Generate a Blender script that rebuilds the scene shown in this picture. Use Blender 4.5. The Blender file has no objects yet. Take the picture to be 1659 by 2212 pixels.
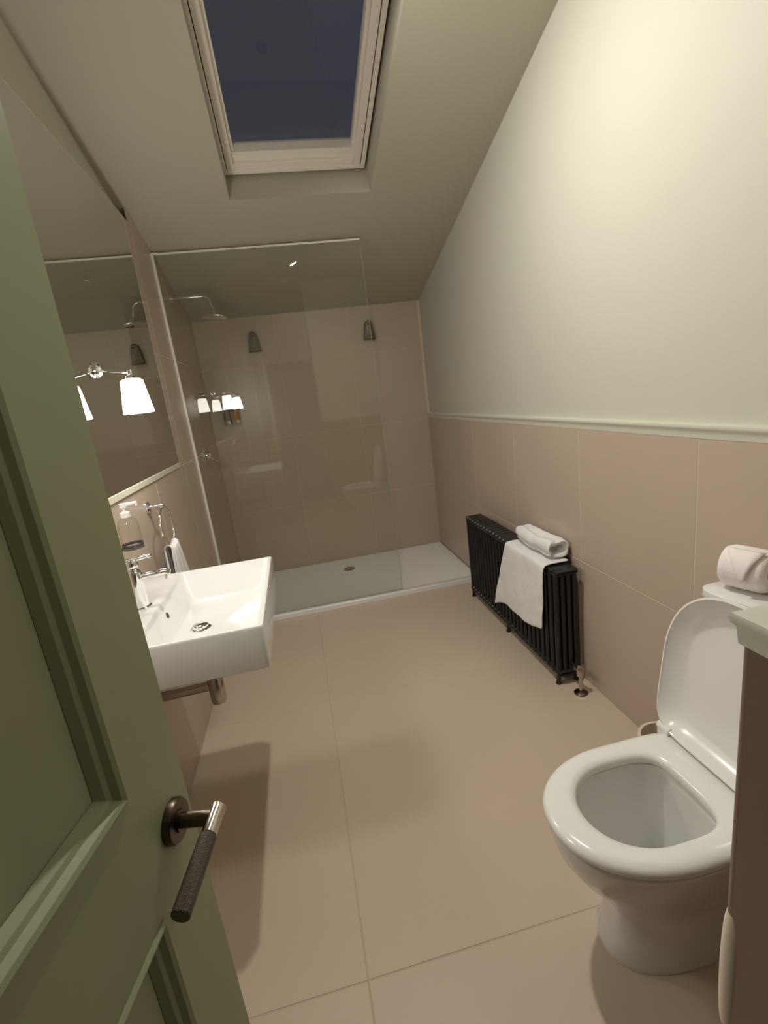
import bpy, math, random
from mathutils import Vector, Matrix
random.seed(7)
scene = bpy.context.scene
COL = scene.collection

# ------------------------------------------------------------------ camera
cam_data = bpy.data.cameras.new('camera')
cam = bpy.data.objects.new('camera', cam_data)
COL.objects.link(cam)
RIGHT = Vector((0.97404939, -0.18973757, -0.12339951))
UP = Vector((0.16354118, 0.21310021, 0.96324586))
BACK = Vector((-0.15646747, -0.95842994, 0.23860004))
m3 = Matrix((RIGHT, UP, BACK)).transposed()
cam.matrix_world = Matrix.Translation((0.6431, -3.1807, 1.4429)) @ m3.to_4x4()
cam_data.sensor_fit = 'HORIZONTAL'
cam_data.sensor_width = 36.0
cam_data.lens = 36.0 * 1024.94 / 1659.0
cam_data.clip_start = 0.02
scene.camera = cam

# ------------------------------------------------------------------ world (night sky) and exposure
world = bpy.data.worlds.new('night_sky')
scene.world = world
world.use_nodes = True
bg = world.node_tree.nodes['Background']
bg.inputs[0].default_value = (0.40, 0.43, 0.56, 1)
bg.inputs[1].default_value = 0.10
vs = scene.view_settings
vs.view_transform = 'Standard'
vs.look = 'None'
vs.gamma = 1.0
vs.use_curve_mapping = False
vs.exposure = 0.20
SHADE_POWER = 62.0
DOWN_POWER = 2050.0
HALL_POWER = 0.0

# ------------------------------------------------------------------ materials
def mat(name, color, rough=0.5, metal=0.0, spec=0.5, coat=0.0, noise=None, bump=None, sheen=0.0):
    m = bpy.data.materials.new(name)
    m.use_nodes = True
    nt = m.node_tree
    b = nt.nodes['Principled BSDF']
    b.inputs['Base Color'].default_value = (*color, 1)
    b.inputs['Roughness'].default_value = rough
    b.inputs['Metallic'].default_value = metal
    b.inputs['Specular IOR Level'].default_value = spec
    b.inputs['Coat Weight'].default_value = coat
    b.inputs['Coat Roughness'].default_value = 0.05
    b.inputs['Sheen Weight'].default_value = sheen
    if noise or bump:
        tc = nt.nodes.new('ShaderNodeTexCoord')
    if noise:                                   # (scale, amount)
        n = nt.nodes.new('ShaderNodeTexNoise')
        n.inputs['Scale'].default_value = noise[0]
        n.inputs['Detail'].default_value = 4
        nt.links.new(tc.outputs['Object'], n.inputs['Vector'])
        r = nt.nodes.new('ShaderNodeValToRGB')
        a = noise[1]
        r.color_ramp.elements[0].position = 0.3
        r.color_ramp.elements[1].position = 0.7
        r.color_ramp.elements[0].color = (*[c * (1 - a) for c in color], 1)
        r.color_ramp.elements[1].color = (*[min(1, c * (1 + a)) for c in color], 1)
        nt.links.new(n.outputs['Fac'], r.inputs['Fac'])
        nt.links.new(r.outputs['Color'], b.inputs['Base Color'])
    if bump:                                    # (scale, strength)
        n2 = nt.nodes.new('ShaderNodeTexNoise')
        n2.inputs['Scale'].default_value = bump[0]
        n2.inputs['Detail'].default_value = 3
        nt.links.new(tc.outputs['Object'], n2.inputs['Vector'])
        bp = nt.nodes.new('ShaderNodeBump')
        bp.inputs['Strength'].default_value = bump[1]
        bp.inputs['Distance'].default_value = 0.004
        nt.links.new(n2.outputs['Fac'], bp.inputs['Height'])
        nt.links.new(bp.outputs['Normal'], b.inputs['Normal'])
    return m

def emit(name, color, strength):
    m = bpy.data.materials.new(name)
    m.use_nodes = True
    nt = m.node_tree
    nt.nodes.remove(nt.nodes['Principled BSDF'])
    e = nt.nodes.new('ShaderNodeEmission')
    e.inputs[0].default_value = (*color, 1)
    e.inputs[1].default_value = strength
    nt.links.new(e.outputs[0], nt.nodes['Material Output'].inputs[0])
    return m

def thin_glass(name, tint, ior=1.5, rough=0.0):
    m = bpy.data.materials.new(name)
    m.use_nodes = True
    nt = m.node_tree
    nt.nodes.remove(nt.nodes['Principled BSDF'])
    tr = nt.nodes.new('ShaderNodeBsdfTransparent')
    tr.inputs[0].default_value = (*tint, 1)
    gl = nt.nodes.new('ShaderNodeBsdfGlossy')
    gl.inputs['Roughness'].default_value = rough
    fr = nt.nodes.new('ShaderNodeFresnel')
    # same reflectance on the entry and the exit face of the sheet
    ge = nt.nodes.new('ShaderNodeNewGeometry')
    mi = nt.nodes.new('ShaderNodeMapRange')
    mi.inputs['To Min'].default_value = ior
    mi.inputs['To Max'].default_value = 1.0 / ior
    nt.links.new(ge.outputs['Backfacing'], mi.inputs['Value'])
    nt.links.new(mi.outputs['Result'], fr.inputs[0])
    mx = nt.nodes.new('ShaderNodeMixShader')
    nt.links.new(fr.outputs[0], mx.inputs[0])
    nt.links.new(tr.outputs[0], mx.inputs[1])
    nt.links.new(gl.outputs[0], mx.inputs[2])
    nt.links.new(mx.outputs[0], nt.nodes['Material Output'].inputs[0])
    return m

M = dict(
    tile=mat('taupe_wall_tile', (0.505, 0.405, 0.32), 0.30, noise=(2.2, 0.03), bump=(60, 0.03)),
    floor_tile=mat('taupe_floor_tile', (0.575, 0.465, 0.355), 0.45, noise=(2.0, 0.03), bump=(80, 0.04)),
    grout=mat('pale_grout', (0.64, 0.52, 0.42), 0.8),
    floor_grout=mat('floor_grout', (0.52, 0.40, 0.31), 0.8),
    paint=mat('sage_cream_wall_paint', (0.56, 0.55, 0.46), 0.65, bump=(140, 0.04)),
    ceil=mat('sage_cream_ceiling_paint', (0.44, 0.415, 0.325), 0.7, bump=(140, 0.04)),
    rail=mat('pale_sage_gloss', (0.60, 0.60, 0.50), 0.28),
    door=mat('sage_green_door_paint', (0.34, 0.37, 0.22), 0.42, bump=(90, 0.03)),
    white_wood=mat('white_window_paint', (0.80, 0.74, 0.66), 0.35),
    gasket=mat('black_gasket', (0.02, 0.02, 0.02), 0.6),
    ceramic=mat('white_ceramic', (0.76, 0.755, 0.73), 0.12, coat=0.6),
    plastic=mat('white_seat_plastic', (0.84, 0.83, 0.79), 0.18, coat=0.3),
    acrylic=mat('white_tray_acrylic', (0.82, 0.81, 0.80), 0.25),
    chrome=mat('chrome', (0.86, 0.86, 0.87), 0.06, metal=1.0),
    nickel=mat('brushed_nickel', (0.50, 0.45, 0.39), 0.20, metal=1.0),
    bronze=mat('dark_bronze', (0.12, 0.09, 0.065), 0.35, metal=1.0),
    knurl=mat('knurled_dark_bronze', (0.15, 0.13, 0.11), 0.45, metal=0.9, bump=(900, 0.6)),
    mirror=mat('mirror_silver', (0.80, 0.80, 0.77), 0.0, metal=1.0),
    mirror_edge=mat('polished_mirror_edge', (0.66, 0.64, 0.50), 0.25),
    black=mat('black_radiator_enamel', (0.008, 0.0075, 0.009), 0.33),
    towel=mat('white_terry_cloth', (0.92, 0.92, 0.92), 0.95, spec=0.1, bump=(420, 0.9), sheen=0.3),
    paper=mat('white_tissue_paper', (0.86, 0.80, 0.77), 0.9, spec=0.1, bump=(300, 0.2)),
    card=mat('brown_card', (0.42, 0.32, 0.22), 0.9),
    cream=mat('cream_plastic', (0.70, 0.60, 0.48), 0.4),
    clear=thin_glass('clear_bottle_plastic', (0.95, 0.94, 0.93), 1.45),
    soap=mat('clear_soap', (0.55, 0.46, 0.42), 0.2),
    label=mat('dark_label_band', (0.07, 0.055, 0.05), 0.5),
    white_pl=mat('white_pump_plastic', (0.85, 0.80, 0.77), 0.35),
    amber=mat('amber_bottle', (0.42, 0.19, 0.035), 0.15, coat=0.5),
    grey_bottle=mat('grey_bottle', (0.24, 0.21, 0.17), 0.3),
    smoke=mat('smoky_amber_glass', (0.17, 0.14, 0.09), 0.25),
    screen=thin_glass('shower_screen_glass', (0.955, 0.965, 0.945), 1.52),
    edge_light_and_channel=mat('painted_edge_light_and_channel', (0.74, 0.73, 0.64), 0.12, coat=0.5),
    screen_edge=mat('green_glass_edge', (0.36, 0.40, 0.33), 0.15),
    pane=thin_glass('skylight_glass', (0.80, 0.82, 0.85), 1.5),
    shade=emit('lit_shade_glass', (1.0, 0.955, 0.885), SHADE_POWER),
    downlamp=emit('lit_downlight', (1.0, 0.96, 0.89), DOWN_POWER),
    neon=emit('red_neon', (1.0, 0.04, 0.03), 40.0),
    trim_metal=mat('satin_trim', (0.70, 0.62, 0.52), 0.3, metal=0.8),
    umber=mat('tile_with_painted_shade', (0.17, 0.115, 0.085), 0.35, noise=(2.2, 0.03)),  # tile of the doorway corner, its shade put into the darker colour
    dark=mat('dark_hole', (0.03, 0.028, 0.025), 0.5),
    water=mat('water', (0.55, 0.55, 0.52), 0.03),
    hall=mat('hall_paint', (0.50, 0.50, 0.40), 0.7),
)

# ------------------------------------------------------------------ mesh helpers
def frame_axes(d):
    d = d.normalized()
    a = Vector((0, 0, 1)) if abs(d.z) < 0.9 else Vector((1, 0, 0))
    u = d.cross(a).normalized()
    return u, d.cross(u).normalized()

class MB:
    def __init__(self, xf=None):
        self.v, self.f, self.xf = [], [], xf
    def add(self, vs_, fs):
        o = len(self.v)
        self.v += [self.xf(Vector(p)) if self.xf else Vector(p) for p in vs_]
        self.f += [[i + o for i in q] for q in fs]
        return self
    def box(self, x0, x1, y0, y1, z0, z1):
        return self.add([(x0, y0, z0), (x1, y0, z0), (x1, y1, z0), (x0, y1, z0), (x0, y0, z1), (x1, y0, z1), (x1, y1, z1), (x0, y1, z1)],
                        [(0, 3, 2, 1), (4, 5, 6, 7), (0, 1, 5, 4), (1, 2, 6, 5), (2, 3, 7, 6), (3, 0, 4, 7)])
    def loft(self, rings, cap0=True, cap1=True, close=False):
        n = len(rings[0])
        vs_ = [p for r in rings for p in r]
        fs = []
        R = len(rings)
        for i in range(R if close else R - 1):
            a, b = i * n, ((i + 1) % R) * n
            for k in range(n):
                k2 = (k + 1) % n
                fs.append((a + k, a + k2, b + k2, b + k))
        if not close:
            if cap0: fs.append(tuple(reversed(range(n))))
            if cap1: fs.append(tuple(range((R - 1) * n, R * n)))
        return self.add(vs_, fs)
    def rod(self, p0, p1, r0, r1=None, n=16):
        p0, p1 = Vector(p0), Vector(p1)
        r1 = r0 if r1 is None else r1
        u, w = frame_axes(p1 - p0)
        rs = []
        for p, r in ((p0, r0), (p1, r1)):
            rs.append([p + u * (r * math.cos(2 * math.pi * k / n)) + w * (r * math.sin(2 * math.pi * k / n)) for k in range(n)])
        return self.loft(rs)
    def tube(self, pts, r, n=12, close=False):
        pts = [Vector(p) for p in pts]
        rs, L = [], len(pts)
        u = None
        for i, p in enumerate(pts):
            a = pts[(i - 1) % L] if (close or i > 0) else p
            b = pts[(i + 1) % L] if (close or i < L - 1) else p
            d = (b - a).normalized()
            if u is None:
                u, w = frame_axes(d)
            else:
                u = (u - d * u.dot(d)).normalized()
                w = d.cross(u)
            rr = r[i] if isinstance(r, (list, tuple)) else r
            rs.append([p + u * (rr * math.cos(2 * math.pi * k / n)) + w * (rr * math.sin(2 * math.pi * k / n)) for k in range(n)])
        return self.loft(rs, close=close)
    def lathe(self, c, prof, axis=(0, 0, 1), n=28, cap0=True, cap1=True):
        c, ax = Vector(c), Vector(axis).normalized()
        u, w = frame_axes(ax)
        rs = [[c + ax * h + u * (r * math.cos(2 * math.pi * k / n)) + w * (r * math.sin(2 * math.pi * k / n)) for k in range(n)] for r, h in prof]
        return self.loft(rs, cap0, cap1)
    def grid(self, rows):
        n = len(rows[0])
        return self.add([p for r in rows for p in r],
                        [(i * n + k, i * n + k + 1, (i + 1) * n + k + 1, (i + 1) * n + k) for i in range(len(rows) - 1) for k in range(n - 1)])
    def mesh(self, name, m, org=(0, 0, 0), smooth=True, angle=35):
        me = bpy.data.meshes.new(name)
        o = Vector(org)
        me.from_pydata([p - o for p in self.v], [], self.f)
        me.validate()
        import bmesh
        bm = bmesh.new(); bm.from_mesh(me)
        bmesh.ops.recalc_face_normals(bm, faces=bm.faces)
        bm.to_mesh(me); bm.free()
        me.materials.append(M[m])
        if smooth:
            me.polygons.foreach_set('use_smooth', [True] * len(me.polygons))
            me.set_sharp_from_angle(angle=math.radians(angle))
        return me

def org_of(o):
    while o.parent: o = o.parent
    return o.location

def part(name, mb, m, parent, smooth=True, bevel=0, angle=35, subsurf=0, solid=0):
    ob = bpy.data.objects.new(name, mb.mesh(name, m, org_of(parent), smooth, angle))
    COL.objects.link(ob)
    ob.parent = parent
    mods(ob, bevel, subsurf, solid)
    return ob

def mods(ob, bevel, subsurf, solid):
    if solid:
        s = ob.modifiers.new('thickness', 'SOLIDIFY'); s.thickness = solid; s.offset = 0
    if bevel:
        b = ob.modifiers.new('bevel', 'BEVEL'); b.width = bevel; b.segments = 2; b.limit_method = 'ANGLE'; b.angle_limit = math.radians(50)
    if subsurf:
        s = ob.modifiers.new('subdivision', 'SUBSURF'); s.levels = subsurf; s.render_levels = subsurf

def tag(o, label, cat, group=None):
    o['label'] = label; o['category'] = cat
    if group: o['group'] = group
    return o

def thing(name, label, cat, loc, group=None):
    o = bpy.data.objects.new(name, None)
    o.empty_display_size = 0.05
    COL.objects.link(o); o.location = loc
    return tag(o, label, cat, group)

def single(name, label, cat, mb, m, loc, group=None, smooth=True, bevel=0, angle=35, subsurf=0, solid=0):
    ob = bpy.data.objects.new(name, mb.mesh(name, m, loc, smooth, angle))
    COL.objects.link(ob); ob.location = loc
    mods(ob, bevel, subsurf, solid)
    return tag(ob, label, cat, group)

def struct(name, label, mb, m, cat=None, bevel=0, smooth=False):
    ob = bpy.data.objects.new(name, mb.mesh(name, m, (0, 0, 0), smooth))
    COL.objects.link(ob)
    ob['kind'] = 'structure'; ob['label'] = label; ob['category'] = cat or name.split('_')[0]
    mods(ob, bevel, 0, 0)
    return ob

def rrect(x0, x1, y0, y1, z, r, k=5):
    pts = []
    for cx, cy, a0 in ((x1 - r, y1 - r, 0), (x0 + r, y1 - r, 90), (x0 + r, y0 + r, 180), (x1 - r, y0 + r, 270)):
        for i in range(k + 1):
            a = math.radians(a0 + 90 * i / k)
            pts.append((cx + r * math.cos(a), cy + r * math.sin(a), z))
    return pts

# ------------------------------------------------------------------ room dimensions (metres)
W, D = 1.822, 0.966                # width between tile faces, y of the shower back wall
SL, ZB, FLAT = 0.265, 2.17, 2.85   # roof slope, knee height, flat ceiling height
YF = D - (FLAT - ZB) / SL          # where the slope meets the flat ceiling
YE = -3.45                         # entrance wall
NX, NY = 0.985, -2.873               # corner of the wall beside the doorway
TRAY = 0.037
def ceilz(y): return min(FLAT, ZB + SL * (D - y))

# ------------------------------------------------------------------ floor and walls
def clip(poly, f):                                  # keep f(p) <= 0
    out = []
    for i, p in enumerate(poly):
        q = poly[(i + 1) % len(poly)]
        fp, fq = f(p), f(q)
        if fp <= 0: out.append(p)
        if (fp < 0 < fq) or (fq < 0 < fp):
            t = fp / (fp - fq)
            out.append((p[0] + (q[0] - p[0]) * t, p[1] + (q[1] - p[1]) * t))
    return out

TILE_CACHE = {}
def tiles(parent, plane, face, us, vs2, m, inward, slope=False, th=0.009, gap=0.0016, name='tile', rng=None):
    """tile grid on an axis plane; us, vs2 are joint positions; pieces are children of the wall or floor"""
    for i in range(len(us) - 1):
        for j in range(len(vs2) - 1):
            a0, a1, b0, b1 = us[i] + gap, us[i + 1] - gap, vs2[j] + gap, vs2[j + 1] - gap
            if a1 - a0 < 0.01 or b1 - b0 < 0.01: continue
            poly = [(a0, b0), (a1, b0), (a1, b1), (a0, b1)]
            clipped = False
            if slope:
                p2 = clip(poly, lambda p: p[1] - (ZB + SL * (D - p[0]) - 0.004))
                clipped = len(p2) != 4 or p2 != poly
                poly = p2
                if len(poly) < 3: continue
            ca, cb = a0, b0
            key = (plane, inward, m, round(a1 - a0, 4), round(b1 - b0, 4))
            me = None if clipped else TILE_CACHE.get(key)
            if me is None:
                mb = MB()
                e = 0.0012
                def P(u, v, d):
                    d *= inward
                    return {'x': (d, u - ca, v - cb), 'y': (u - ca, d, v - cb), 'z': (u - ca, v - cb, d)}[plane]
                mu = sum(p[0] for p in poly) / len(poly); mv = sum(p[1] for p in poly) / len(poly)
                def sh(p): return (p[0] + (e if p[0] < mu else -e), p[1] + (e if p[1] < mv else -e))
                mb.loft([[P(*p, -th) for p in poly], [P(*p, -e) for p in poly], [P(*sh(p), 0) for p in poly]])
                me = mb.mesh(name, m, (0, 0, 0), False)
                if not clipped: TILE_CACHE[key] = me
            o = bpy.data.objects.new(name, me)
            COL.objects.link(o)
            o.location = {'x': (face, ca, cb), 'y': (ca, face, cb), 'z': (ca, cb, face)}[plane]
            o.parent = parent

floor = struct('floor', 'taupe stone-look tiled bathroom floor', MB().box(-0.05, W + 0.05, YE - 1.6, D + 0.05, -0.10, -0.0012), 'floor_grout')
for us, rows in (((0.0, 0.598), (-3.45, -2.263, -1.063, 0.0)), ((0.598, W), (-3.45, -2.263, -1.063, 0.0))):
    tiles(floor, 'z', 0.0, us, rows, 'floor_tile', 1)

def wall_poly(mb, plane, pos0, pos1, poly):
    def P(u, v, d): return (d, u, v) if plane == 'x' else (u, d, v)
    return mb.loft([[P(*p, pos0) for p in poly], [P(*p, pos1) for p in poly]])

# shower back wall
wb = struct('wall_back', 'taupe tiled shower back wall under the sloping ceiling',
            MB().box(-0.05, W + 0.05, D + 0.001, D + 0.12, -0.1, ZB + 0.02), 'grout')
tiles(wb, 'y', D, (0.0, 0.022 + 0.6, 1.222, W), (0.0, 0.6, 1.2, 1.8, ZB), 'tile', -1)

# left wall: tiled band and shower return, painted above the mirror
mb = MB()
wall_poly(mb, 'x', -0.15, -0.001, [(YE, -0.1), (D + 0.1, -0.1), (D + 0.1, 2.10), (-0.2, ceilz(-0.2) + 0.02), (-0.2, 2.44), (YE, 2.44)])
wl = struct('wall_left', 'left wall with taupe tiles below and around the mirror', mb, 'grout')
J = [-3.45, -3.323, -2.723, -2.123, -1.523, -0.923, -0.323, 0.277, 0.877, D]
tiles(wl, 'x', 0.0, J[:7], (0.0, 0.6, 1.2), 'tile', 1)
tiles(wl, 'x', 0.0, [-0.408, -0.323], (1.2, 1.8, 2.4, 2.44), 'tile', 1, slope=True)
tiles(wl, 'x', 0.0, J[6:], (0.0, 0.6, 1.2, 1.8, 2.4, 2.56), 'tile', 1, slope=True)
mb = MB()
wall_poly(mb, 'x', -0.15, -0.046, [(YE, 2.43), (-0.2, 2.43), (-0.2, ceilz(-0.2) + 0.03), (YF, FLAT + 0.03), (YE, FLAT + 0.03)])
o = bpy.data.objects.new('painted_upper_wall', mb.mesh('painted_upper_wall', 'paint', (0, 0, 0), False)); COL.objects.link(o); o.parent = wl

# right wall: tiles to dado height, painted gable above
mb = MB()
wall_poly(mb, 'x', W + 0.020, W + 0.15, [(NY - 0.1, -0.1), (D + 0.1, -0.1), (D + 0.1, 2.12), (D, ZB + 0.03), (YF, FLAT + 0.03), (NY - 0.1, FLAT + 0.03)])
wr = struct('wall_right', 'right gable wall painted pale sage cream above taupe tiles', mb, 'paint')
mbg = MB().box(W + 0.001, W + 0.0205, NY, D, 0.0, 1.2)
o = bpy.data.objects.new('grout_bed', mbg.mesh('grout_bed', 'grout', (0, 0, 0), False)); COL.objects.link(o); o.parent = wr
tiles(wr, 'x', W, (NY, -2.563, -1.948, -1.325, -0.705, -0.085, D), (0.0, 0.6, 1.2), 'tile', -1)

def rail_profile(u, z, s, k=1.0):                 # dado moulding outline: u = wall face, s = direction into the room
    pr = [(-0.024, 0.0), (0.001, 0.0), (0.002, 0.010), (0.003, 0.022), (0.007, 0.027), (0.009, 0.033), (0.007, 0.040), (0.0, 0.043), (-0.024, 0.044)]
    return [(u + s * a * (k if a > 0 else 1), z + b * k) for a, b in pr]
pr = rail_profile(W, 1.2, -1)
struct('trim_1', 'pale sage dado rail running along the right wall', MB().loft([[(a, NY, b) for a, b in pr], [(a, D, b) for a, b in pr]]), 'rail', smooth=True)

# wall block beside the doorway (right foreground)
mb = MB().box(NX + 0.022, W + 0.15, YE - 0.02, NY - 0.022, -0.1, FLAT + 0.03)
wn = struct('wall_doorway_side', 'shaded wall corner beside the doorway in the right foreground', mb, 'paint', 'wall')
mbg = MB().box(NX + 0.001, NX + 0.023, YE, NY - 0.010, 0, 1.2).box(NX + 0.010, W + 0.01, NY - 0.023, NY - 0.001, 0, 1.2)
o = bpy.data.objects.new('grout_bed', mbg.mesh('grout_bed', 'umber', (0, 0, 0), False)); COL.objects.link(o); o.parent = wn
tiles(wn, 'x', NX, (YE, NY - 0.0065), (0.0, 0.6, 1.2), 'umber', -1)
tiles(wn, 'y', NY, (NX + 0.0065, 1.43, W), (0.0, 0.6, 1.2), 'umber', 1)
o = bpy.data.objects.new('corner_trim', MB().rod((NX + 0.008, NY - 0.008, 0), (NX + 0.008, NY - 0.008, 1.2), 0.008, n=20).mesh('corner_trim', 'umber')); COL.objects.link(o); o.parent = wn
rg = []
for i in range(13):                             # added pale sleeve with tapered ends, painting a glint on the corner
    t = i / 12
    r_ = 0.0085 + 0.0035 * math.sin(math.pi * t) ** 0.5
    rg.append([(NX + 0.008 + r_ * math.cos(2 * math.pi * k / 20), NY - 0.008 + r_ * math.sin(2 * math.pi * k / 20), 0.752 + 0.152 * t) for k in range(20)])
o = bpy.data.objects.new('corner_guard', MB().loft(rg).mesh('corner_guard', 'cream')); COL.objects.link(o); o.parent = wn  # no real guard: added sleeve that paints the corner glint
pa = rail_profile(NX, 1.2, -1, 0.7)
rings = [[(a, YE, b) for a, b in pa], [(a, NY + (NX - a), b) for a, b in pa], [(W, NY + (NX - a), b) for a, b in pa]]
struct('trim_2', 'pale sage dado rail wrapping the foreground wall corner', MB().loft(rings), 'rail', smooth=True)

# entrance wall with the doorway, and the passage behind the camera
HX = 0.265
mb = MB().box(-0.15, HX, YE - 0.12, YE, -0.1, FLAT + 0.03).box(HX - 0.001, NX + 0.1, YE - 0.12, YE, 2.03, FLAT + 0.03)
we = struct('wall_entrance', 'painted wall around the open doorway behind the viewpoint', mb, 'paint')
fr = MB().box(HX - 0.06, HX, YE, YE + 0.018, 0, 2.09).box(HX - 0.06, NX - 0.001, YE, YE + 0.018, 2.03, 2.09).box(HX - 0.001, HX + 0.02, YE - 0.12, YE, 0, 2.03).box(HX, NX, YE - 0.12, YE, 2.01, 2.03)
o = bpy.data.objects.new('door_frame', fr.mesh('door_frame', 'rail', (0, 0, 0), False)); COL.objects.link(o); o.parent = we
mb = MB().box(-0.7, 2.0, YE - 1.6, YE - 1.5, -0.1, 2.6).box(-0.8, -0.7, YE - 1.6, YE, -0.1, 2.6).box(1.9, 2.0, YE - 1.6, YE, -0.1, 2.6).box(-0.8, 2.0, YE - 1.6, YE - 0.121, 2.5, 2.6)
mb.box(NX + 0.09, 2.0, YE - 0.12, YE - 0.02, -0.1, 2.6).box(-0.8, -0.14, YE - 0.12, YE, -0.1, 2.6)
struct('wall_passage', 'dark passage beyond the open doorway', mb, 'hall')

# ------------------------------------------------------------------ ceiling with the skylight opening
CA = math.cos(math.atan(SL)); SA = math.sin(math.atan(SL))
def roof(p):                                # (x, t up the slope, n above the ceiling face) -> world
    x, t, n = p
    return Vector((x, D - t * CA + n * SA, ZB + t * SA + n * CA))
TF = (D - YF) / CA
T0, T1, X0, X1 = 1.337, 2.53, 0.513, 1.257
mb = MB(roof)
mb.box(-0.15, X0, -0.12, TF + 0.01, 0, 0.10).box(X1, W + 0.15, -0.12, TF + 0.01, 0, 0.10)
mb.box(X0, X1, -0.12, T0, 0, 0.10).box(X0, X1, T1, TF + 0.01, 0, 0.10)
mb.xf = None
mb.box(-0.15, W + 0.15, YE - 0.12, YF + 0.002, FLAT, FLAT + 0.1)
struct('ceiling', 'pale sage sloping ceiling around the skylight', mb, 'ceil')

FN = 0.116
sky = MB(roof)
sky.box(X0 - 0.04, X0 - 0.011, T0 - 0.03, T1 + 0.03, 0.099, 0.26).box(X1, X1 + 0.03, T0 - 0.03, T1 + 0.03, 0.099, 0.26)
sky.box(X0 - 0.04, X1 + 0.03, T0 - 0.03, T0, 0.099, 0.26).box(X0 - 0.03, X1 + 0.03, T1, T1 + 0.03, 0.099, 0.26)
w1 = struct('window_1', 'dark night skylight in a white frame set in the sloping ceiling', sky, 'ceil')
def ring_frame(x0, x1, t0, t1, wd, n0, n1, wb_=None):
    m_ = MB(roof); wb_ = wb_ or wd
    m_.box(x0, x0 + wd, t0, t1, n0, n1).box(x1 - wd, x1, t0, t1, n0, n1)
    m_.box(x0 + wd, x1 - wd, t0, t0 + wb_, n0, n1).box(x0 + wd, x1 - wd, t1 - wd, t1, n0, n1)
    return m_
part('window_frame', ring_frame(X0 - 0.0105, X1 - 0.014, T0 + 0.020, T1, 0.022, FN, FN + 0.10), 'white_wood', w1, False, bevel=0.002)
part('gasket', ring_frame(X0 + 0.009, X1 - 0.034, T0 + 0.046, T1 - 0.02, 0.010, FN + 0.012, FN + 0.05), 'gasket', w1, False)
sx0, sx1, st0, st1 = X0 + 0.015, X1 - 0.040, T0 + 0.038, T1 - 0.026
part('sash', ring_frame(sx0, sx1, st0, st1, 0.036, FN + 0.002, FN + 0.055, 0.050), 'white_wood', w1, False, bevel=0.003)
m_ = MB(roof)
for a in (sx0 + 0.034, sx1 - 0.050):
    m_.box(a, a + 0.016, st0 + 0.04, st1 - 0.03, FN + 0.028, FN + 0.075)
m_.box(sx0 + 0.034, sx1 - 0.034, st0 + 0.045, st0 + 0.105, FN + 0.020, FN + 0.075)
part('glazing_bead', m_, 'white_wood', w1, False, bevel=0.002)
part('window_pane', MB(roof).box(sx0 + 0.03, sx1 - 0.03, st0 + 0.05, st1 - 0.03, FN + 0.062, FN + 0.070), 'pane', w1, False)

# ------------------------------------------------------------------ open door (left foreground)
TH = math.radians(78)
DU = Vector((math.cos(TH), math.sin(TH), 0)); DN = Vector((math.sin(TH), -math.cos(TH), 0))
DE = Vector((0.443, -2.650, 0)); DWD = 0.74
def dx(p):                                  # (distance back from the free edge, height above the visible face, z)
    s, n, z = p
    return DE - DU * s + DN * n + Vector((0, 0, z))
door = bpy.data.objects.new('door_1', None); COL.objects.link(door); door.location = DE - DU * DWD
door['kind'] = 'structure'; door['label'] = 'open sage green panelled door in the left foreground'; door['category'] = 'door'
TD = 0.042
rails_z = [(0.008, 0.20), (0.935, 1.088), (1.86, 1.985)]
cols = [(0.0, 0.096), (0.300, 0.440), (DWD - 0.1, DWD)]
for a, b in (cols[0], cols[2]):
    part('stile', MB(dx).box(a, b, -TD, 0, 0.008, 1.985), 'door', door, False)
for a, b in rails_z:
    part('rail', MB(dx).box(0.096, DWD - 0.1, -TD, 0, a, b), 'door', door, False)
for a, b in ((0.2, 0.935), (1.088, 1.86)):
    part('muntin', MB(dx).box(cols[1][0], cols[1][1], -TD, 0, a, b), 'door', door, False)
    for s0, s1 in ((0.096, 0.300), (0.440, DWD - 0.1)):
        pm = MB(dx)
        pm.box(s0, s1, -TD + 0.012, -0.014, a, b)
        p_ = part('panel', pm, 'door', door, False)
        pr2 = [(0.0, 0.001), (0.004, 0.004), (0.009, 0.002), (0.013, -0.004), (0.018, -0.006), (0.024, -0.0135), (0.0, -0.0135)]
        corners = [(s0, a, 1, 1), (s1, a, -1, 1), (s1, b, -1, -1), (s0, b, 1, -1)]
        mm = MB(dx)
        mm.loft([[(s + sa * q, h, z + sb * q) for q, h in pr2] for s, z, sa, sb in corners], close=True)
        part('moulding', mm, 'door', p_, True, angle=25)
hz = 1.003; hs = 0.041
hd = part('handle_rose', MB().lathe(dx((hs, 0.0, hz)), [(0.0245, 0), (0.0245, 0.006), (0.0225, 0.009), (0.012, 0.0095), (0.012, 0.012)], DN, 32), 'bronze', door)
part('handle_neck', MB().rod(dx((hs, 0.009, hz)), dx((hs, 0.050, hz)), 0.0085, n=20), 'bronze', hd)
lv0, lv1, lvm = (hs - 0.013, 0.050, hz + 0.002), (hs + 0.098, 0.050, hz - 0.012), (hs + 0.022, 0.050, hz - 0.002)
part('handle_collar', MB().rod(dx(lv0), dx(lvm), 0.0088, n=24), 'nickel', hd, bevel=0.001)
part('lever_grip', MB().rod(dx(lvm), dx(lv1), 0.0096, n=24), 'knurl', hd, bevel=0.0015)

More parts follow.
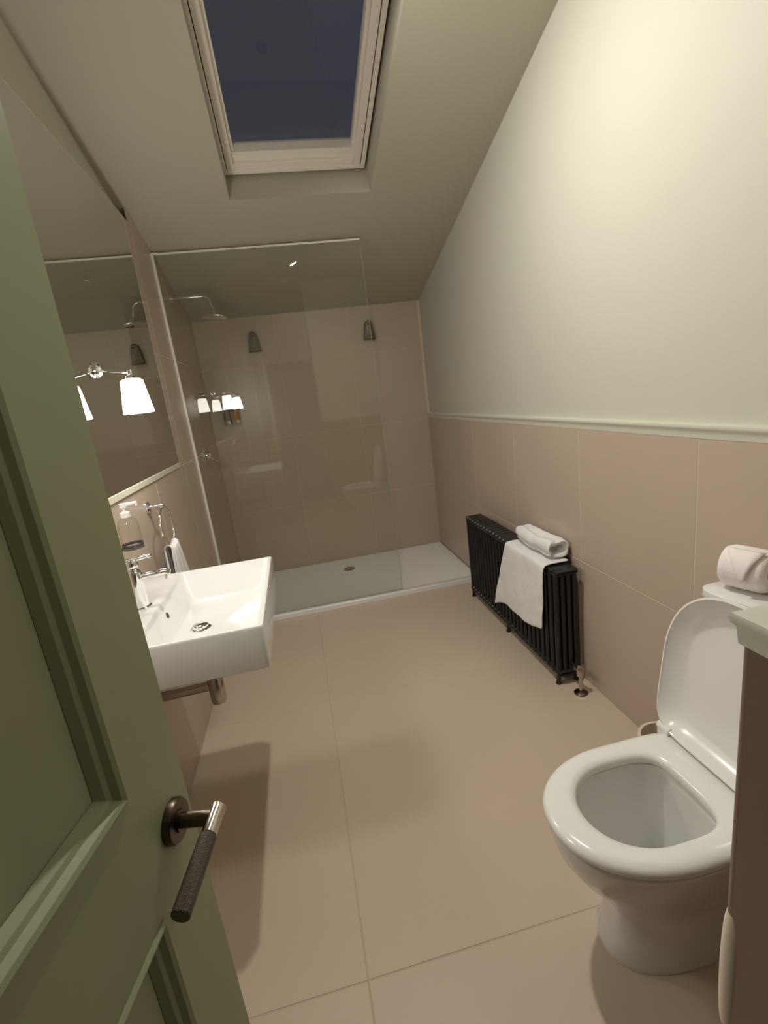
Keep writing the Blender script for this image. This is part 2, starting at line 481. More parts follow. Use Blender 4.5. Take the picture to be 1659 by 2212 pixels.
# ------------------------------------------------------------------ shower
tray = thing('shower_tray', 'low white shower tray across the far end of the room', 'shower tray', (W / 2, D / 2, 0))
tm = MB()
e = 0.004
tm.loft([rrect(e, W - e, 0.0, D - e, 0.0005, 0.004), rrect(e, W - e, 0.0, D - e, TRAY - 0.004, 0.004), rrect(e + 0.003, W - e - 0.003, 0.003, D - e - 0.003, TRAY, 0.004),
         rrect(e + 0.035, W - e - 0.035, 0.045, D - e - 0.04, TRAY, 0.015), rrect(e + 0.045, W - e - 0.045, 0.055, D - e - 0.05, TRAY - 0.007, 0.015)])
part('tray_body', tm, 'acrylic', tray)
dc = (0.913, 0.694, TRAY - 0.0068)
dr = part('drain_cover', MB().lathe(dc, [(0.048, 0), (0.048, 0.003), (0.043, 0.006), (0.040, 0.0045), (0.012, 0.0065), (0.0, 0.0065)]), 'nickel', tray)

GY, GX, GH = 0.033, 1.231, 2.396
scr = thing('shower_screen', 'tall clear glass shower screen standing on the white tray', 'shower screen', (0.0, GY, TRAY))
part('glass_panel', MB().box(0.012, GX, GY - 0.004, GY + 0.004, TRAY + 0.006, GH - 0.0015), 'screen', scr, False)
part('glass_edge', MB().box(GX, GX + 0.0015, GY - 0.004, GY + 0.004, TRAY + 0.006, GH), 'screen_edge', scr, False)
part('top_edge', MB().box(0.012, GX + 0.0015, GY - 0.0055, GY + 0.0055, GH - 0.011, GH), 'edge_light_and_channel', scr, False, bevel=0.001)  # pale colour paints in the light this edge picks up
part('wall_channel', MB().box(0.0, 0.0125, GY - 0.010, GY - 0.0045, TRAY, GH).box(0.0, 0.0125, GY + 0.0045, GY + 0.010, TRAY, GH).box(0.0, 0.003, GY - 0.0045, GY + 0.0045, TRAY, GH), 'edge_light_and_channel', scr, False)
part('bottom_seal', MB().box(0.0125, GX, GY - 0.006, GY + 0.006, TRAY, TRAY + 0.007), 'screen_edge', scr, False)

sh = thing('overhead_shower', 'chrome shower head on a bent wall arm in the shower', 'shower head', (0.0, 0.334, 2.214))
part('wall_flange', MB().lathe((0.0, 0.334, 2.214), [(0.030, 0), (0.030, 0.006), (0.024, 0.012), (0.012, 0.014)], (1, 0, 0)), 'chrome', sh)
pts = [(0.010, 0.334, 2.214), (0.10, 0.334, 2.212), (0.19, 0.334, 2.210)]
for i in range(7):
    a = math.radians(90 - 72 * i / 6)
    pts.append((0.195 + 0.045 * math.cos(a), 0.334, 2.165 + 0.045 * math.sin(a)))
pts.append((0.252, 0.334, 2.115))
part('shower_arm', MB().tube(pts, 0.0095), 'chrome', sh)
part('shower_rose', MB().lathe((0.254, 0.334, 2.112), [(0.010, 0.012), (0.016, 0.004), (0.018, -0.008), (0.034, -0.018), (0.072, -0.026), (0.078, -0.030), (0.078, -0.038), (0.07, -0.040), (0.0, -0.040)], (0.10, 0, 1)), 'chrome', sh)

vl = thing('shower_valve', 'chrome thermostatic shower valve on the left shower wall', 'shower valve', (0.0, 0.312, 1.185))
part('valve_plate', MB().lathe((0.0, 0.312, 1.185), [(0.062, 0), (0.062, 0.005), (0.056, 0.009), (0.024, 0.011)], (1, 0, 0)), 'chrome', vl)
part('valve_body', MB().lathe((0.0, 0.312, 1.185), [(0.026, 0.008), (0.026, 0.042), (0.022, 0.05), (0.0, 0.052)], (1, 0, 0)), 'chrome', vl)
part('valve_lever', MB().tube([(0.040, 0.312, 1.165), (0.075, 0.302, 1.140), (0.105, 0.290, 1.130)], 0.007), 'chrome', vl)

bk = thing('bottle_holder', 'small chrome bracket holding wash bottles on the shower back wall', 'bracket', (0.165, D, 1.365))
part('back_plate', MB().box(0.095, 0.235, D - 0.006, D, 1.37, 1.40), 'chrome', bk, False, bevel=0.001)
for bx in (0.129, 0.201):
    part('cup', MB().lathe((bx, D - 0.040, 1.362), [(0.0, 0), (0.031, 0), (0.032, 0.03), (0.0305, 0.03), (0.0295, 0.004), (0.0, 0.004)]), 'chrome', bk)
prof = [(0.0, 0), (0.027, 0), (0.0285, 0.004), (0.0285, 0.13), (0.022, 0.145), (0.012, 0.152), (0.012, 0.160), (0.0, 0.160)]
b1 = thing('wash_bottle', 'amber wash bottle in the chrome shower bracket', 'bottle', (0.201, D - 0.040, 1.3675), 'wash bottles in the shower')
part('bottle_body', MB().lathe((0.201, D - 0.040, 1.3675), prof), 'amber', b1)
part('bottle_cap', MB().lathe((0.201, D - 0.040, 1.5275), [(0.0, 0), (0.014, 0), (0.014, 0.022), (0.0, 0.024)]), 'label', b1)
b2 = thing('wash_bottle', 'grey wash bottle beside the amber one in the shower bracket', 'bottle', (0.129, D - 0.040, 1.3675), 'wash bottles in the shower')
part('bottle_body', MB().lathe((0.129, D - 0.040, 1.3675), prof), 'grey_bottle', b2)
part('bottle_cap', MB().lathe((0.129, D - 0.040, 1.5275), [(0.0, 0), (0.014, 0), (0.014, 0.022), (0.0, 0.024)]), 'label', b2)

def wall_cone(x, label):
    t = thing('wall_light', label, 'wall light', (x, D, 1.90), 'unlit wall lights in the shower')
    def prof_pts(s, y):
        o_ = [(-0.049, 0.0), (0.049, 0.0), (0.034, 0.105), (0.026, 0.135), (0.010, 0.150), (-0.010, 0.150), (-0.026, 0.135), (-0.034, 0.105)]
        return [(x + a * s, y, 1.90 + 0.072 + (b - 0.072) * s) for a, b in o_]
    part('housing', MB().loft([prof_pts(1, D), prof_pts(1, D - 0.050), prof_pts(0.93, D - 0.056), prof_pts(0.64, D - 0.056), prof_pts(0.62, D - 0.045)]), 'bronze', t, angle=30)
    part('diffuser', MB().loft([prof_pts(0.63, D - 0.046), prof_pts(0.60, D - 0.053), prof_pts(0.5, D - 0.0545)]), 'smoke', t, angle=30)
wall_cone(0.445, 'small dark wall light seen through the glass screen, left one')
wall_cone(1.382, 'small dark wall light beside the free edge of the glass screen')

# ------------------------------------------------------------------ mirror and lamps on the left wall
mir = thing('mirror', 'large frameless mirror on the left wall above the basin', 'mirror', (0.0, -1.405, 1.22))
part('mirror_glass', MB().box(-0.004, 0.001, -2.40, -0.413, 1.222, 2.437), 'mirror', mir, False)
part('mirror_edge', MB().box(-0.004, 0.0012, -0.413, -0.4085, 1.2185, 2.44).box(-0.004, 0.0012, -2.40, -0.4085, 2.437, 2.44), 'mirror_edge', mir, False)
part('bottom_channel', MB().box(0.0002, 0.005, -2.40, -0.409, 1.198, 1.222), 'mirror_edge', mir, False, bevel=0.0015)

def sconce(y, label):
    t = thing('wall_lamp', label, 'lamp', (0.0, y, 1.649), 'white-shaded lamps on the mirror')
    part('backplate', MB().lathe((0.001, y, 1.648), [(0.030, 0), (0.030, 0.006), (0.027, 0.012), (0.020, 0.020), (0.012, 0.024)], (1, 0, 0)), 'chrome', t)
    part('arm', MB().tube([(0.015, y, 1.648), (0.05, y, 1.640), (0.085, y, 1.634), (0.107, y, 1.632)], 0.0055), 'chrome', t)
    part('knuckle', MB().lathe((0.107, y, 1.608), [(0.0, 0.034), (0.007, 0.032), (0.009, 0.024), (0.008, 0.014), (0.018, 0.008), (0.022, 0.0), (0.0, 0.0)]), 'chrome', t)
    part('lamp_shade', MB().lathe((0.107, y, 1.487), [(0.0, 0.002), (0.049, 0.0), (0.052, 0.002), (0.0365, 0.114), (0.030, 0.119), (0.0, 0.120)]), 'shade', t)
sconce(-1.287, 'lit white-shaded wall lamp on the mirror above the far side of the basin')
sconce(-2.087, 'lit white-shaded wall lamp on the mirror hidden behind the open door')

# ------------------------------------------------------------------ ceiling downlight and pull switch (seen only as reflections)
LX, LY, LZ = 0.885, -1.570, 2.700
dl = thing('ceiling_spotlight', 'small chrome ceiling spotlight reflected in the shower glass', 'spotlight', (LX, LY, LZ))
part('ceiling_rose', MB().lathe((LX, LY, ceilz(LY + 0.0) - 0.014), [(0.045, 0.020), (0.045, 0.006), (0.038, 0.0), (0.0, 0.0)]), 'chrome', dl)
part('stem', MB().tube([(LX - 0.03, LY + 0.005, LZ + 0.05), (LX - 0.02, LY, LZ + 0.075), (LX, LY, LZ + 0.09), (LX, LY, ceilz(LY) - 0.012)], 0.008), 'chrome', dl)
SD = Vector((-0.40, 0.10, 0.90)).normalized()      # the cup is tilted towards the right wall
part('lamp_cup', MB().lathe((LX, LY, LZ), [(0.0305, 0.0), (0.036, 0.0), (0.036, 0.035), (0.026, 0.060), (0.0, 0.064), (0.0, 0.060), (0.024, 0.056), (0.0305, 0.033)], SD, cap0=False, cap1=False), 'chrome', dl)
part('lens', MB().lathe((LX, LY, LZ), [(0.030, 0), (0.0, -0.001)], SD, cap0=False), 'downlamp', dl)
ps = thing('pull_switch', 'white ceiling pull switch with a small red neon', 'switch', (0.821, -2.702, FLAT))
part('switch_body', MB().lathe((0.821, -2.702, FLAT), [(0.045, 0), (0.045, -0.012), (0.036, -0.030), (0.0, -0.034)]), 'white_pl', ps)
part('neon', MB().lathe((0.821, -2.672, FLAT - 0.026), [(0.006, 0.005), (0.006, -0.006), (0.0, -0.008)]), 'neon', ps)
part('cord', MB().rod((0.821, -2.702, FLAT - 0.033), (0.821, -2.702, 1.95), 0.0012, n=6), 'white_pl', ps)

# ------------------------------------------------------------------ basin
BZ, BY0, BY1, BX = 0.886, -1.965, -1.345, 0.478
bs = thing('basin', 'white rectangular ceramic basin fixed to the left wall', 'basin', (0.0, -1.655, 0.752))
bm_ = MB()
bm_.loft([rrect(0.002, BX - 0.014, BY0 + 0.014, BY1 - 0.014, 0.752, 0.012), rrect(0.002, BX - 0.004, BY0 + 0.004, BY1 - 0.004, 0.760, 0.012),
          rrect(0.002, BX, BY0, BY1, BZ - 0.005, 0.012), rrect(0.004, BX - 0.003, BY0 + 0.003, BY1 - 0.003, BZ, 0.011),
          rrect(0.135, BX - 0.012, BY0 + 0.012, BY1 - 0.012, BZ, 0.016), rrect(0.139, BX - 0.016, BY0 + 0.016, BY1 - 0.016, BZ - 0.006, 0.018),
          rrect(0.160, BX - 0.040, BY0 + 0.075, BY1 - 0.075, BZ - 0.085, 0.035), rrect(0.172, BX - 0.055, BY0 + 0.10, BY1 - 0.10, BZ - 0.102, 0.035),
          rrect(0.21, BX - 0.16, BY0 + 0.27, BY1 - 0.27, BZ - 0.108, 0.03)])
part('basin_body', bm_, 'ceramic', bs, angle=40)
part('waste_plug', MB().lathe((0.240, -1.657, BZ - 0.108), [(0.034, 0), (0.034, 0.004), (0.030, 0.007), (0.025, 0.008), (0.025, 0.013), (0.021, 0.016), (0.0, 0.018)]), 'chrome', bs)
ov = Vector((0.1485, -1.655, BZ - 0.042)); onrm = Vector((1, 0, 0.27)).normalized()
part('overflow_hole', MB().lathe(ov - onrm * 0.002, [(0.0095, 0), (0.0095, 0.0035), (0.0, 0.0035)], onrm), 'dark', bs)

tp = thing('basin_tap', 'chrome mixer tap at the back of the basin', 'tap', (0.082, -1.657, BZ))
part('tap_body', MB().lathe((0.082, -1.657, BZ + 0.0004), [(0.029, 0), (0.029, 0.004), (0.0245, 0.008), (0.023, 0.118), (0.018, 0.124), (0.012, 0.128), (0.012, 0.140)]), 'chrome', tp)
part('spout', MB().tube([(0.083, -1.657, BZ + 0.098), (0.12, -1.657, BZ + 0.103), (0.175, -1.657, BZ + 0.106), (0.188, -1.657, BZ + 0.100)], [0.012, 0.011, 0.0105, 0.0105]), 'chrome', tp)
part('aerator', MB().rod((0.180, -1.657, BZ + 0.100), (0.179, -1.657, BZ + 0.083), 0.009), 'chrome', tp)
part('tap_lever', MB().lathe((0.082, -1.657, BZ + 0.136), [(0.020, 0), (0.021, 0.004), (0.021, 0.020), (0.018, 0.025), (0.0, 0.026)]).tube([(0.073, -1.657, BZ + 0.154), (0.105, -1.657, BZ + 0.161), (0.145, -1.657, BZ + 0.166)], [0.009, 0.007, 0.006]), 'chrome', tp)

trp = thing('basin_trap', 'chrome bottle trap and waste pipe under the basin', 'trap', (0.238, -1.655, 0.50))
part('trap_bottle', MB().lathe((0.244, -1.655, 0.0), [(0.0, 0.500), (0.023, 0.502), (0.026, 0.512), (0.026, 0.592), (0.020, 0.602), (0.016, 0.606)]), 'nickel', trp)
part('tailpiece', MB().rod((0.244, -1.655, 0.604), (0.244, -1.655, 0.7515), 0.016), 'chrome', trp)
part('waste_pipe', MB().rod((0.224, -1.655, 0.566), (0.003, -1.655, 0.560), 0.0165), 'nickel', trp)
part('wall_flange', MB().lathe((0.0, -1.655, 0.560), [(0.032, 0), (0.032, 0.004), (0.018, 0.012)], (1, 0, 0)), 'chrome', trp)

# soap dispenser
sd = thing('soap_dispenser', 'clear pump soap bottle in a wall bracket above the tap', 'soap bottle', (0.060, -1.535, 1.06))
sc_ = (0.060, -1.535)
part('bracket', MB().box(0.0, 0.006, -1.550, -1.520, 1.022, 1.165).box(0.006, 0.030, -1.543, -1.527, 1.050, 1.060), 'label', sd, False, bevel=0.001)
part('bracket_base', MB().lathe((*sc_, 1.050), [(0.0, 0.003), (0.033, 0.003), (0.0335, 0.006), (0.0, 0.006)]), 'label', sd)
part('bottle_body', MB().lathe((*sc_, 1.0565), [(0.0, 0), (0.030, 0), (0.032, 0.004), (0.032, 0.075), (0.027, 0.093), (0.015, 0.103), (0.013, 0.112)], cap1=False), 'clear', sd)
part('label_band', MB().lathe((*sc_, 1.0565), [(0.0325, 0.004), (0.0325, 0.014)], cap0=False, cap1=False), 'label', sd, solid=0.0004)
part('pump_collar', MB().lathe((*sc_, 1.160), [(0.0, 0), (0.015, 0), (0.015, 0.016), (0.007, 0.020), (0.005, 0.022), (0.005, 0.036), (0.0, 0.036)]), 'white_pl', sd)
part('pump_head', MB().rod((0.052, -1.535, 1.200), (0.100, -1.528, 1.203), 0.0065, 0.005).rod((0.060, -1.535, 1.192), (0.060, -1.535, 1.206), 0.011).rod((0.098, -1.528, 1.203), (0.098, -1.528, 1.192), 0.004), 'white_pl', sd)

# towel ring with hand towel
tr = thing('towel_ring', 'chrome towel ring on the left wall beyond the basin', 'towel ring', (0.0, -1.114, 1.113))
part('wall_flange', MB().lathe((0.0, -1.114, 1.113), [(0.026, 0), (0.026, 0.005), (0.020, 0.010), (0.010, 0.012)], (1, 0, 0)), 'chrome', tr)
part('post', MB().rod((0.008, -1.114, 1.113), (0.066, -1.114, 1.113), 0.0085), 'chrome', tr, bevel=0.001)
RC, RR = Vector((0.058, -1.114, 1.018)), 0.088
part('ring', MB().tube([RC + Vector((0, RR * math.sin(a), RR * math.cos(a))) for a in [2 * math.pi * k / 40 for k in range(40)]], 0.0052, 10, close=True), 'chrome', tr)

def cloth(rows, noise_amp=0.003, seed=0):
    rnd = random.Random(seed)
    ph = [rnd.uniform(0, 6.28) for _ in range(6)]
    out = []
    for i, r in enumerate(rows):
        out.append([])
        for k, p in enumerate(r):
            p = Vector(p)
            n_ = math.sin(p.y * 41 + p.z * 23 + ph[0]) + math.sin(p.y * 67 - p.z * 37 + ph[1]) * 0.6 + math.sin(p.z * 71 + p.x * 53 + ph[2]) * 0.4
            out[-1].append(p + Vector((n_ * noise_amp, n_ * noise_amp * 0.3, n_ * noise_amp * 0.4)))
    return out

mb = MB()
rows = []
zb = RC.z - RR                      # bottom of the ring
NW = 25
for side in (1, -1):
    segs = [0.0, 0.05, 0.12, 0.25, 0.45, 0.7, 1.0]
    rs = []
    for t in segs:
        r = []
        for k in range(NW):
            q = k / (NW - 1) * 2 - 1
            half = 0.055 + 0.070 * (t ** 0.8)
            y = RC.y + q * half + (0.030 * t)
            # follows the ring bottom at the top
            arch = RC.z - math.sqrt(max(RR ** 2 - (q * 0.055) ** 2, 0)) + 0.0115
            z = arch - t * 0.225 - (0.0 if t == 0 else 0.002)
            fold = 0.009 * math.sin(q * 11 + side) * min(1, t * 5)
            x = RC.x + (0.0 if t == 0 else side * 0.0155 + fold * 0.7)
            r.append((x, y, z))
        rs.append(r)
    rows = rows + (list(reversed(rs)) if side == 1 else rs[1:])
mb.grid(rows)
single('hand_towel', 'small white hand towel hanging through the chrome towel ring', 'towel', mb, 'towel', (RC.x, RC.y, 0.72), solid=0.005, subsurf=1)

# ------------------------------------------------------------------ radiator on the right wall
RX0, RX1, RY0, RY1, RZ0, RZ1 = 1.675, 1.792, -1.352, -0.205, 0.045, 0.582
rad = thing('radiator', 'black column radiator standing along the right tiled wall', 'radiator', ((RX0 + RX1) / 2, (RY0 + RY1) / 2, 0))
NS = 25
pitch = (RY1 - RY0) / NS
cols_x = [RX0 + 0.0135 + i * (RX1 - RX0 - 0.027) / 3 for i in range(4)]
sec = MB()
r_ = 0.0128
for cx in cols_x:
    rings = []
    for z, rr in ((RZ0 + 0.02, r_), (RZ1 - 0.022, r_)):
        rings.append([(cx + rr * math.cos(2 * math.pi * k / 10), rr * math.sin(2 * math.pi * k / 10), z) for k in range(10)])
    sec.loft(rings, False, False)
for z0, z1, dz in ((RZ1 - 0.030, RZ1, 1), (RZ0, RZ0 + 0.030, -1)):      # rounded top and bottom headers
    hw = pitch / 2 * 0.93
    rings = []
    for u_, kx in ((-hw, 0.006), (-hw * 0.6, 0.0), (hw * 0.6, 0.0), (hw, 0.006)):
        r = [(x, u_, z) for x, _, z in [(p[0], 0, p[1]) for p in rrect(RX0 + kx, RX1 - kx, z0 + kx, z1 - kx, 0, 0.0115, 3)]]
        rings.append(r)
    sec.loft(rings)
me = sec.mesh('section', 'black', (0, 0, 0))
for i in range(NS):
    o = bpy.data.objects.new('section', me); COL.objects.link(o)
    o.parent = rad
    o.location = Vector((0, RY0 + pitch * (i + 0.5), 0)) - rad.location
ft = MB()
for y in (RY0 + 0.025, (RY0 + RY1) / 2, RY1 - 0.025):
    for cx, s in ((cols_x[0], -1), (cols_x[3], 1)):
        f = MB().tube([(cx, y, RZ0 + 0.02), (cx, y, 0.03), (cx + s * 0.003, y, 0.0115)], [0.0125, 0.011, 0.0115], 10).rod((cx + s * 0.003, y, 0.0), (cx + s * 0.003, y, 0.0115), 0.014, 0.0115, 12)
        part('foot', f, 'black', rad)
vy = RY0 - 0.075
vv = part('valve', MB().rod((1.738, RY0 - 0.002, 0.112), (1.738, RY0 - 0.045, 0.112), 0.011).lathe((1.738, vy, 0.085), [(0.010, 0), (0.017, 0.006), (0.018, 0.040), (0.013, 0.048), (0.013, 0.062), (0.0, 0.064)], n=20).rod((1.738, RY0 - 0.045, 0.112), (1.738, vy, 0.112), 0.014), 'nickel', rad)
part('pipe', MB().rod((1.738, vy, 0.0), (1.738, vy, 0.088), 0.0085), 'nickel', vv)
part('pipe_collar', MB().lathe((1.738, vy, 0.0), [(0.030, 0.0), (0.030, 0.004), (0.020, 0.010), (0.009, 0.012)]), 'bronze', vv)

# white towels on the radiator
rows = []
NYC = 29
def prof_at(q):
    """towel path across the radiator for q in 0 (far side) .. 1 (near side)"""
    ytop = -0.875 + q * (-1.275 + 0.875)
    ybot = -0.690 + q * (-1.252 + 0.690)
    zb_ = 0.150 + 0.07 * min(1, q / 0.35) + 0.012 * math.sin(q * 9) + (0.030 * max(0, q - 0.85) / 0.15)
    pts_ = []
    for x in (1.800, 1.770, 1.735, 1.700):
        pts_.append((x, ytop, RZ1 + 0.010))
    for a in (30, 60, 90):
        pts_.append((1.684 - 0.020 * math.sin(math.radians(a)), ytop + (ybot - ytop) * 0.02, RZ1 - 0.012 + 0.022 * math.cos(math.radians(a))))
    n_ = 12
    for i in range(1, n_ + 1):
        t = i / n_
        z = RZ1 - 0.012 + (zb_ - RZ1 + 0.012) * t
        x = 1.664 - 0.006 * t - 0.004 * (1 + math.sin(q * 16 + t * 2.0)) * t
        pts_.append((x, ytop + (ybot - ytop) * (0.02 + 0.98 * (t ** 0.9)), z))
    return pts_
cols_ = [prof_at(k / (NYC - 1)) for k in range(NYC)]
single('bath_towel', 'white towel draped over the front of the black radiator', 'towel', MB().grid(cols_), 'towel', (1.66, -1.05, 0.15), 'white towels on the radiator', solid=0.009, subsurf=1, angle=80)

# bundled towel lying on top: a loosely folded sheet lofted along y
def bundle_ring(y, k):
    """closed cross section in x-z of a doubled-over towel"""
    c = Vector((1.750, 0, RZ1 + 0.066))
    out = []
    n_ = 44
    for i in range(n_):
        a = 2 * math.pi * i / n_
        rx = 0.058 * (1 + 0.05 * math.sin(3 * a + k * 1.7))
        rz = 0.046 * (1 + 0.08 * math.sin(2 * a + k * 1.1))
        # groove between the two folded layers, on the room side
        g = math.exp(-((a - math.radians(200)) / 0.16) ** 2) * 0.018 + math.exp(-((a - math.radians(95)) / 0.20) ** 2) * 0.012
        e_ = 0.75
        ca, sa = math.cos(a), math.sin(a)
        x = c.x + (rx - g) * math.copysign(abs(ca) ** e_, ca) + 0.006 * math.sin(k * 0.9)
        z = c.z + (rz - g) * math.copysign(abs(sa) ** e_, sa)
        out.append((min(x, 1.812), y, max(z, RZ1 + 0.0185)))
    return out
rings = []
ys = [-0.885, -0.892, -0.91, -0.95, -1.0, -1.05, -1.1, -1.15, -1.20, -1.235, -1.252, -1.258]
sc2 = [0.35, 0.70, 0.92, 0.98, 1.0, 0.96, 0.95, 1.0, 1.06, 1.05, 0.97, 0.86]
for k, (y, s) in enumerate(zip(ys, sc2)):
    r = bundle_ring(y, k)
    cx = 1.752; cz = RZ1 + 0.062 - 0.010 * (k / len(ys))
    rings.append([(cx + (p[0] - cx) * s, p[1] + 0.006 * math.sin(p[0] * 60 + k), max(cz + (p[2] - cz) * s, RZ1 + 0.0185)) for p in r])
# the near end is hollow: the fold opening
for y, s in ((-1.250, 0.66), (-1.225, 0.50), (-1.20, 0.36)):
    r = bundle_ring(y, len(ys))
    cx = 1.757; cz = RZ1 + 0.060
    rings.append([(cx + (p[0] - cx) * s, p[1], cz + (p[2] - cz) * s * 0.75) for p in r])
bt0 = bpy.data.objects['bath_towel']
bt = single('bath_towel', 'bundled white towel lying on top of the black radiator', 'towel', MB().loft(rings), 'towel', (1.752, -1.07, RZ1 + 0.018), 'white towels on the radiator', subsurf=1, angle=80)
tx = bpy.data.textures.new('terry_folds', 'CLOUDS'); tx.noise_scale = 0.05
dm = bt.modifiers.new('folds', 'DISPLACE'); dm.texture = tx; dm.strength = 0.014; dm.mid_level = 0.6
tx2 = bpy.data.textures.new('terry_drape', 'CLOUDS'); tx2.noise_scale = 0.13; tx2.noise_depth = 2
dm = bt0.modifiers.new('drape', 'DISPLACE'); dm.texture = tx2; dm.direction = 'X'; dm.strength = -0.016; dm.mid_level = 0.25

# ------------------------------------------------------------------ toilet
TY = -2.348
toi = thing('toilet', 'white close-coupled toilet with its lid up against the right wall', 'toilet', (1.45, TY, 0))
def dshape(cx, lf, lb, hw, z, nf=2.5, nb=5.0, N=48, cy=TY):
    pts_ = []
    for i in range(N):
        a = 2 * math.pi * i / N
        c, s = math.cos(a), math.sin(a)
        n_ = nb if c > 0 else nf
        L = lb if c > 0 else lf
        rad_ = (abs(c) ** n_ + abs(s) ** n_) ** (-1.0 / n_)
        pts_.append((cx + L * rad_ * c, cy + hw * rad_ * s, z))
    return pts_
pan = MB()
pan.loft([dshape(1.42, 0.215, 0.25, 0.108, 0.0005), dshape(1.42, 0.215, 0.25, 0.108, 0.02), dshape(1.42, 0.200, 0.25, 0.100, 0.05), dshape(1.42, 0.190, 0.25, 0.098, 0.13),
          dshape(1.41, 0.205, 0.26, 0.110, 0.19), dshape(1.39, 0.245, 0.27, 0.132, 0.25, 2.2), dshape(1.365, 0.262, 0.27, 0.155, 0.32, 2.2), dshape(1.345, 0.257, 0.26, 0.168, 0.375, 2.15),
          dshape(1.34, 0.254, 0.26, 0.171, 0.398, 2.1), dshape(1.34, 0.248, 0.255, 0.166, 0.404, 2.1),
          dshape(1.302, 0.152, 0.155, 0.130, 0.404, 2.1, 4), dshape(1.302, 0.146, 0.150, 0.124, 0.398, 2.1, 4), dshape(1.302, 0.148, 0.150, 0.126, 0.37, 2.1, 4), dshape(1.31, 0.142, 0.140, 0.116, 0.31, 2.1, 3.4), dshape(1.34, 0.12, 0.11, 0.085, 0.22, nb=2.5),
          dshape(1.36, 0.08, 0.075, 0.06, 0.165, nb=2.2)])
part('pan', pan, 'ceramic', toi, angle=50)
part('water', MB().loft([dshape(1.355, 0.086, 0.082, 0.064, 0.178, nb=2.2), dshape(1.355, 0.086, 0.082, 0.064, 0.1785, nb=2.2)]), 'water', toi)
seat = MB()
def seat_ring(o_in, z):
    return dshape(1.325, 0.247 - o_in, 0.222 - o_in * 0.3, 0.183 - o_in, z, nf=2.1, nb=7)
def hole_ring(o_, z):
    return dshape(1.302, 0.139 + o_, 0.143 + o_, 0.119 + o_, z, nf=2.1, nb=4.2)
seat.loft([seat_ring(0.004, 0.4065), seat_ring(0.0, 0.412), seat_ring(0.001, 0.422), seat_ring(0.008, 0.430), seat_ring(0.022, 0.4345),
           hole_ring(0.018, 0.4335), hole_ring(0.006, 0.430), hole_ring(0.0, 0.422), hole_ring(0.002, 0.4065)], close=True)
part('seat', seat, 'plastic', toi, angle=60)
# lid: stands up, hinged at the back of the seat, hollow underside towards the room
LEAN = math.radians(7)
HXP, HZP = 1.524, 0.434
def lidp(v, w, h):                          # v along y, w up the lid, h out of the inner face
    return (HXP + w * math.sin(LEAN) - h * math.cos(LEAN), TY + v, HZP + w * math.cos(LEAN) + h * math.sin(LEAN))
def lid_ring(inset, h):
    pts_ = []
    N = 56
    hw, top, bot = 0.203 - inset, 0.232 - inset, 0.212 - inset * 0.9
    for i in range(N):
        a = 2 * math.pi * i / N
        c, s = math.cos(a), math.sin(a)
        n_ = 2.35 if s > 0 else 7.0
        L = top if s > 0 else bot
        rad_ = (abs(c) ** n_ + abs(s) ** n_) ** (-1.0 / n_)
        pts_.append(lidp(hw * rad_ * c, 0.216 + L * rad_ * s, h))
    return pts_
lid = MB().loft([lid_ring(0.12, -0.034), lid_ring(0.03, -0.031), lid_ring(0.006, -0.014), lid_ring(0.0, 0.004), lid_ring(0.001, 0.010), lid_ring(0.006, 0.011),
                 lid_ring(0.009, 0.006), lid_ring(0.050, -0.020), lid_ring(0.058, -0.0225), lid_ring(0.12, -0.0235)])
part('lid', lid, 'plastic', toi, angle=50)
for s in (-1, 1):
    part('hinge', MB().rod((1.522, TY + s * 0.165 - 0.022, 0.443), (1.522, TY + s * 0.165 + 0.022, 0.443), 0.013, n=18).box(1.510, 1.535, TY + s * 0.165 - 0.018, TY + s * 0.165 + 0.018, 0.405, 0.445), 'plastic', toi, bevel=0.002)
cis = MB().loft([rrect(1.640, 1.8205, TY - 0.165, TY + 0.165, 0.3985, 0.03), rrect(1.635, 1.8205, TY - 0.175, TY + 0.175, 0.44, 0.03), rrect(1.650, 1.8205, TY - 0.190, TY + 0.190, 0.60, 0.03), rrect(1.650, 1.8205, TY - 0.192, TY + 0.192, 0.807, 0.03)])
ci = part('cistern', cis, 'ceramic', toi, angle=50)
part('cistern_neck', MB().loft([rrect(1.56, 1.80, TY - 0.13, TY + 0.13, 0.30, 0.03), rrect(1.56, 1.815, TY - 0.15, TY + 0.15, 0.40, 0.03)]), 'ceramic', toi)
part('cistern_lid', MB().loft([rrect(1.642, 1.8205, TY - 0.203, TY + 0.203, 0.808, 0.04), rrect(1.638, 1.8205, TY - 0.206, TY + 0.206, 0.817, 0.04), rrect(1.640, 1.8205, TY - 0.204, TY + 0.204, 0.833, 0.04), rrect(1.655, 1.8205, TY - 0.19, TY + 0.19, 0.841, 0.035)]), 'ceramic', ci, angle=50)
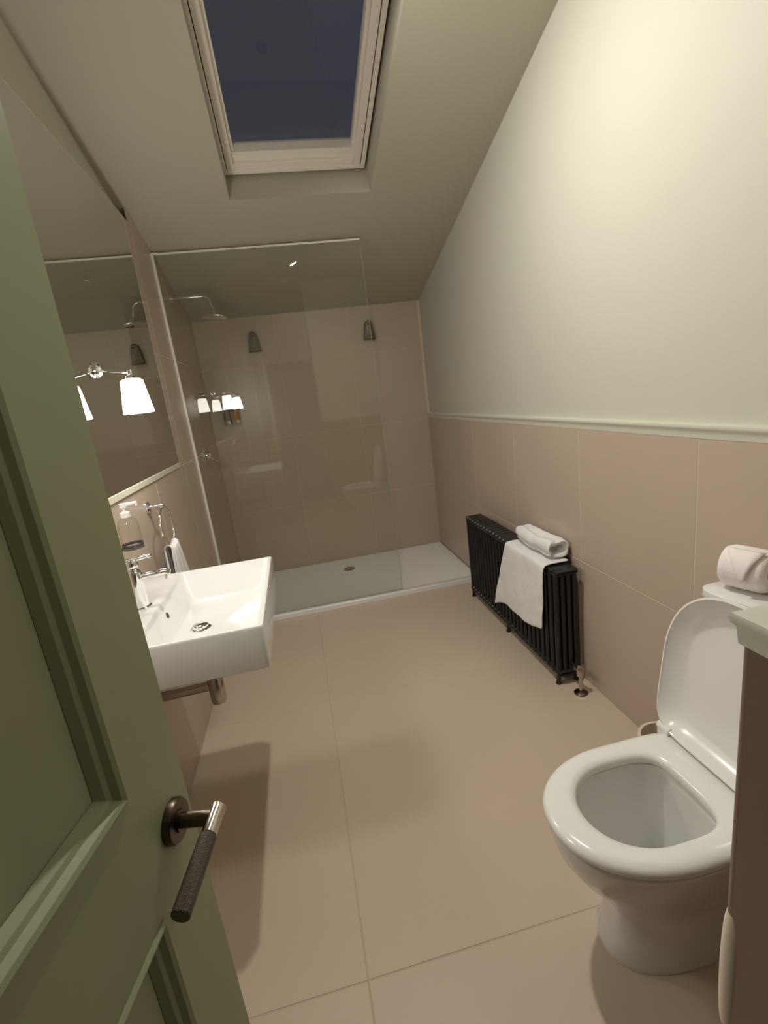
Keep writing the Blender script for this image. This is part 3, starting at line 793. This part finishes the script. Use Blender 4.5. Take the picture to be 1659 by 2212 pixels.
part('flush_button', MB().lathe((1.735, TY - 0.08, 0.841), [(0.024, 0), (0.024, 0.004), (0.0, 0.005)]), 'chrome', ci)

# toilet roll on the cistern, axis along y, folded end towards the viewer
RLX, RLY, RLR = 1.722, -2.222, 0.056
RLZ = 0.8412 + RLR
rl = thing('toilet_roll', 'white toilet roll with a folded pointed end on the cistern', 'toilet roll', (RLX, RLY, 0.8412))
def roll_xf(p):                               # the roll lies slightly skewed on the cistern
    c, n_ = math.cos(0.34), math.sin(0.34)
    x, y = p.x - RLX, p.y - RLY
    return Vector((RLX + c * x - n_ * y, RLY + n_ * x + c * y, p.z))
part('paper_roll', MB(roll_xf).lathe((RLX, RLY, RLZ), [(0.021, -0.049), (0.040, -0.053), (0.050, -0.050), (0.0555, -0.036), (RLR, 0.0), (0.0555, 0.036), (0.050, 0.050), (0.040, 0.053), (0.021, 0.049)], (0, 1, 0), 36, False, False), 'paper', rl, angle=60)
part('core', MB(roll_xf).lathe((RLX, RLY, RLZ), [(0.021, -0.051), (0.021, 0.051)], (0, 1, 0), 24, False, False), 'card', rl, solid=0.0012)
fl = MB(roll_xf)
rowsf = []
for i in range(9):
    t = i / 8
    a = math.radians(110 + 85 * t)            # wraps down the room-facing side
    hw = 0.042 * (1 - t) + 0.001
    r2 = RLR + 0.0035 + 0.006 * t
    rowsf.append([(RLX + r2 * math.cos(a), RLY + hw * q - 0.012 * t, RLZ + r2 * math.sin(a)) for q in (-1, -0.5, 0, 0.5, 1)])
fl.grid(rowsf)
part('folded_flap', fl, 'paper', rl, solid=0.0035, angle=60)

# small bin by the wall between toilet and radiator
bn = thing('waste_bin', 'small cream open bin on the floor behind the toilet', 'bin', (1.655, -2.02, 0))
part('bin_body', MB().lathe((1.655, -2.035, 0.0005), [(0.0, 0), (0.062, 0), (0.066, 0.004), (0.078, 0.245), (0.081, 0.25), (0.081, 0.256), (0.072, 0.256), (0.062, 0.012), (0.0, 0.010)], n=36), 'cream', bn)
part('bin_liner', MB().lathe((1.655, -2.035, 0.012), [(0.060, 0.0), (0.0, 0.001)], n=36, cap0=False), 'dark', bn)
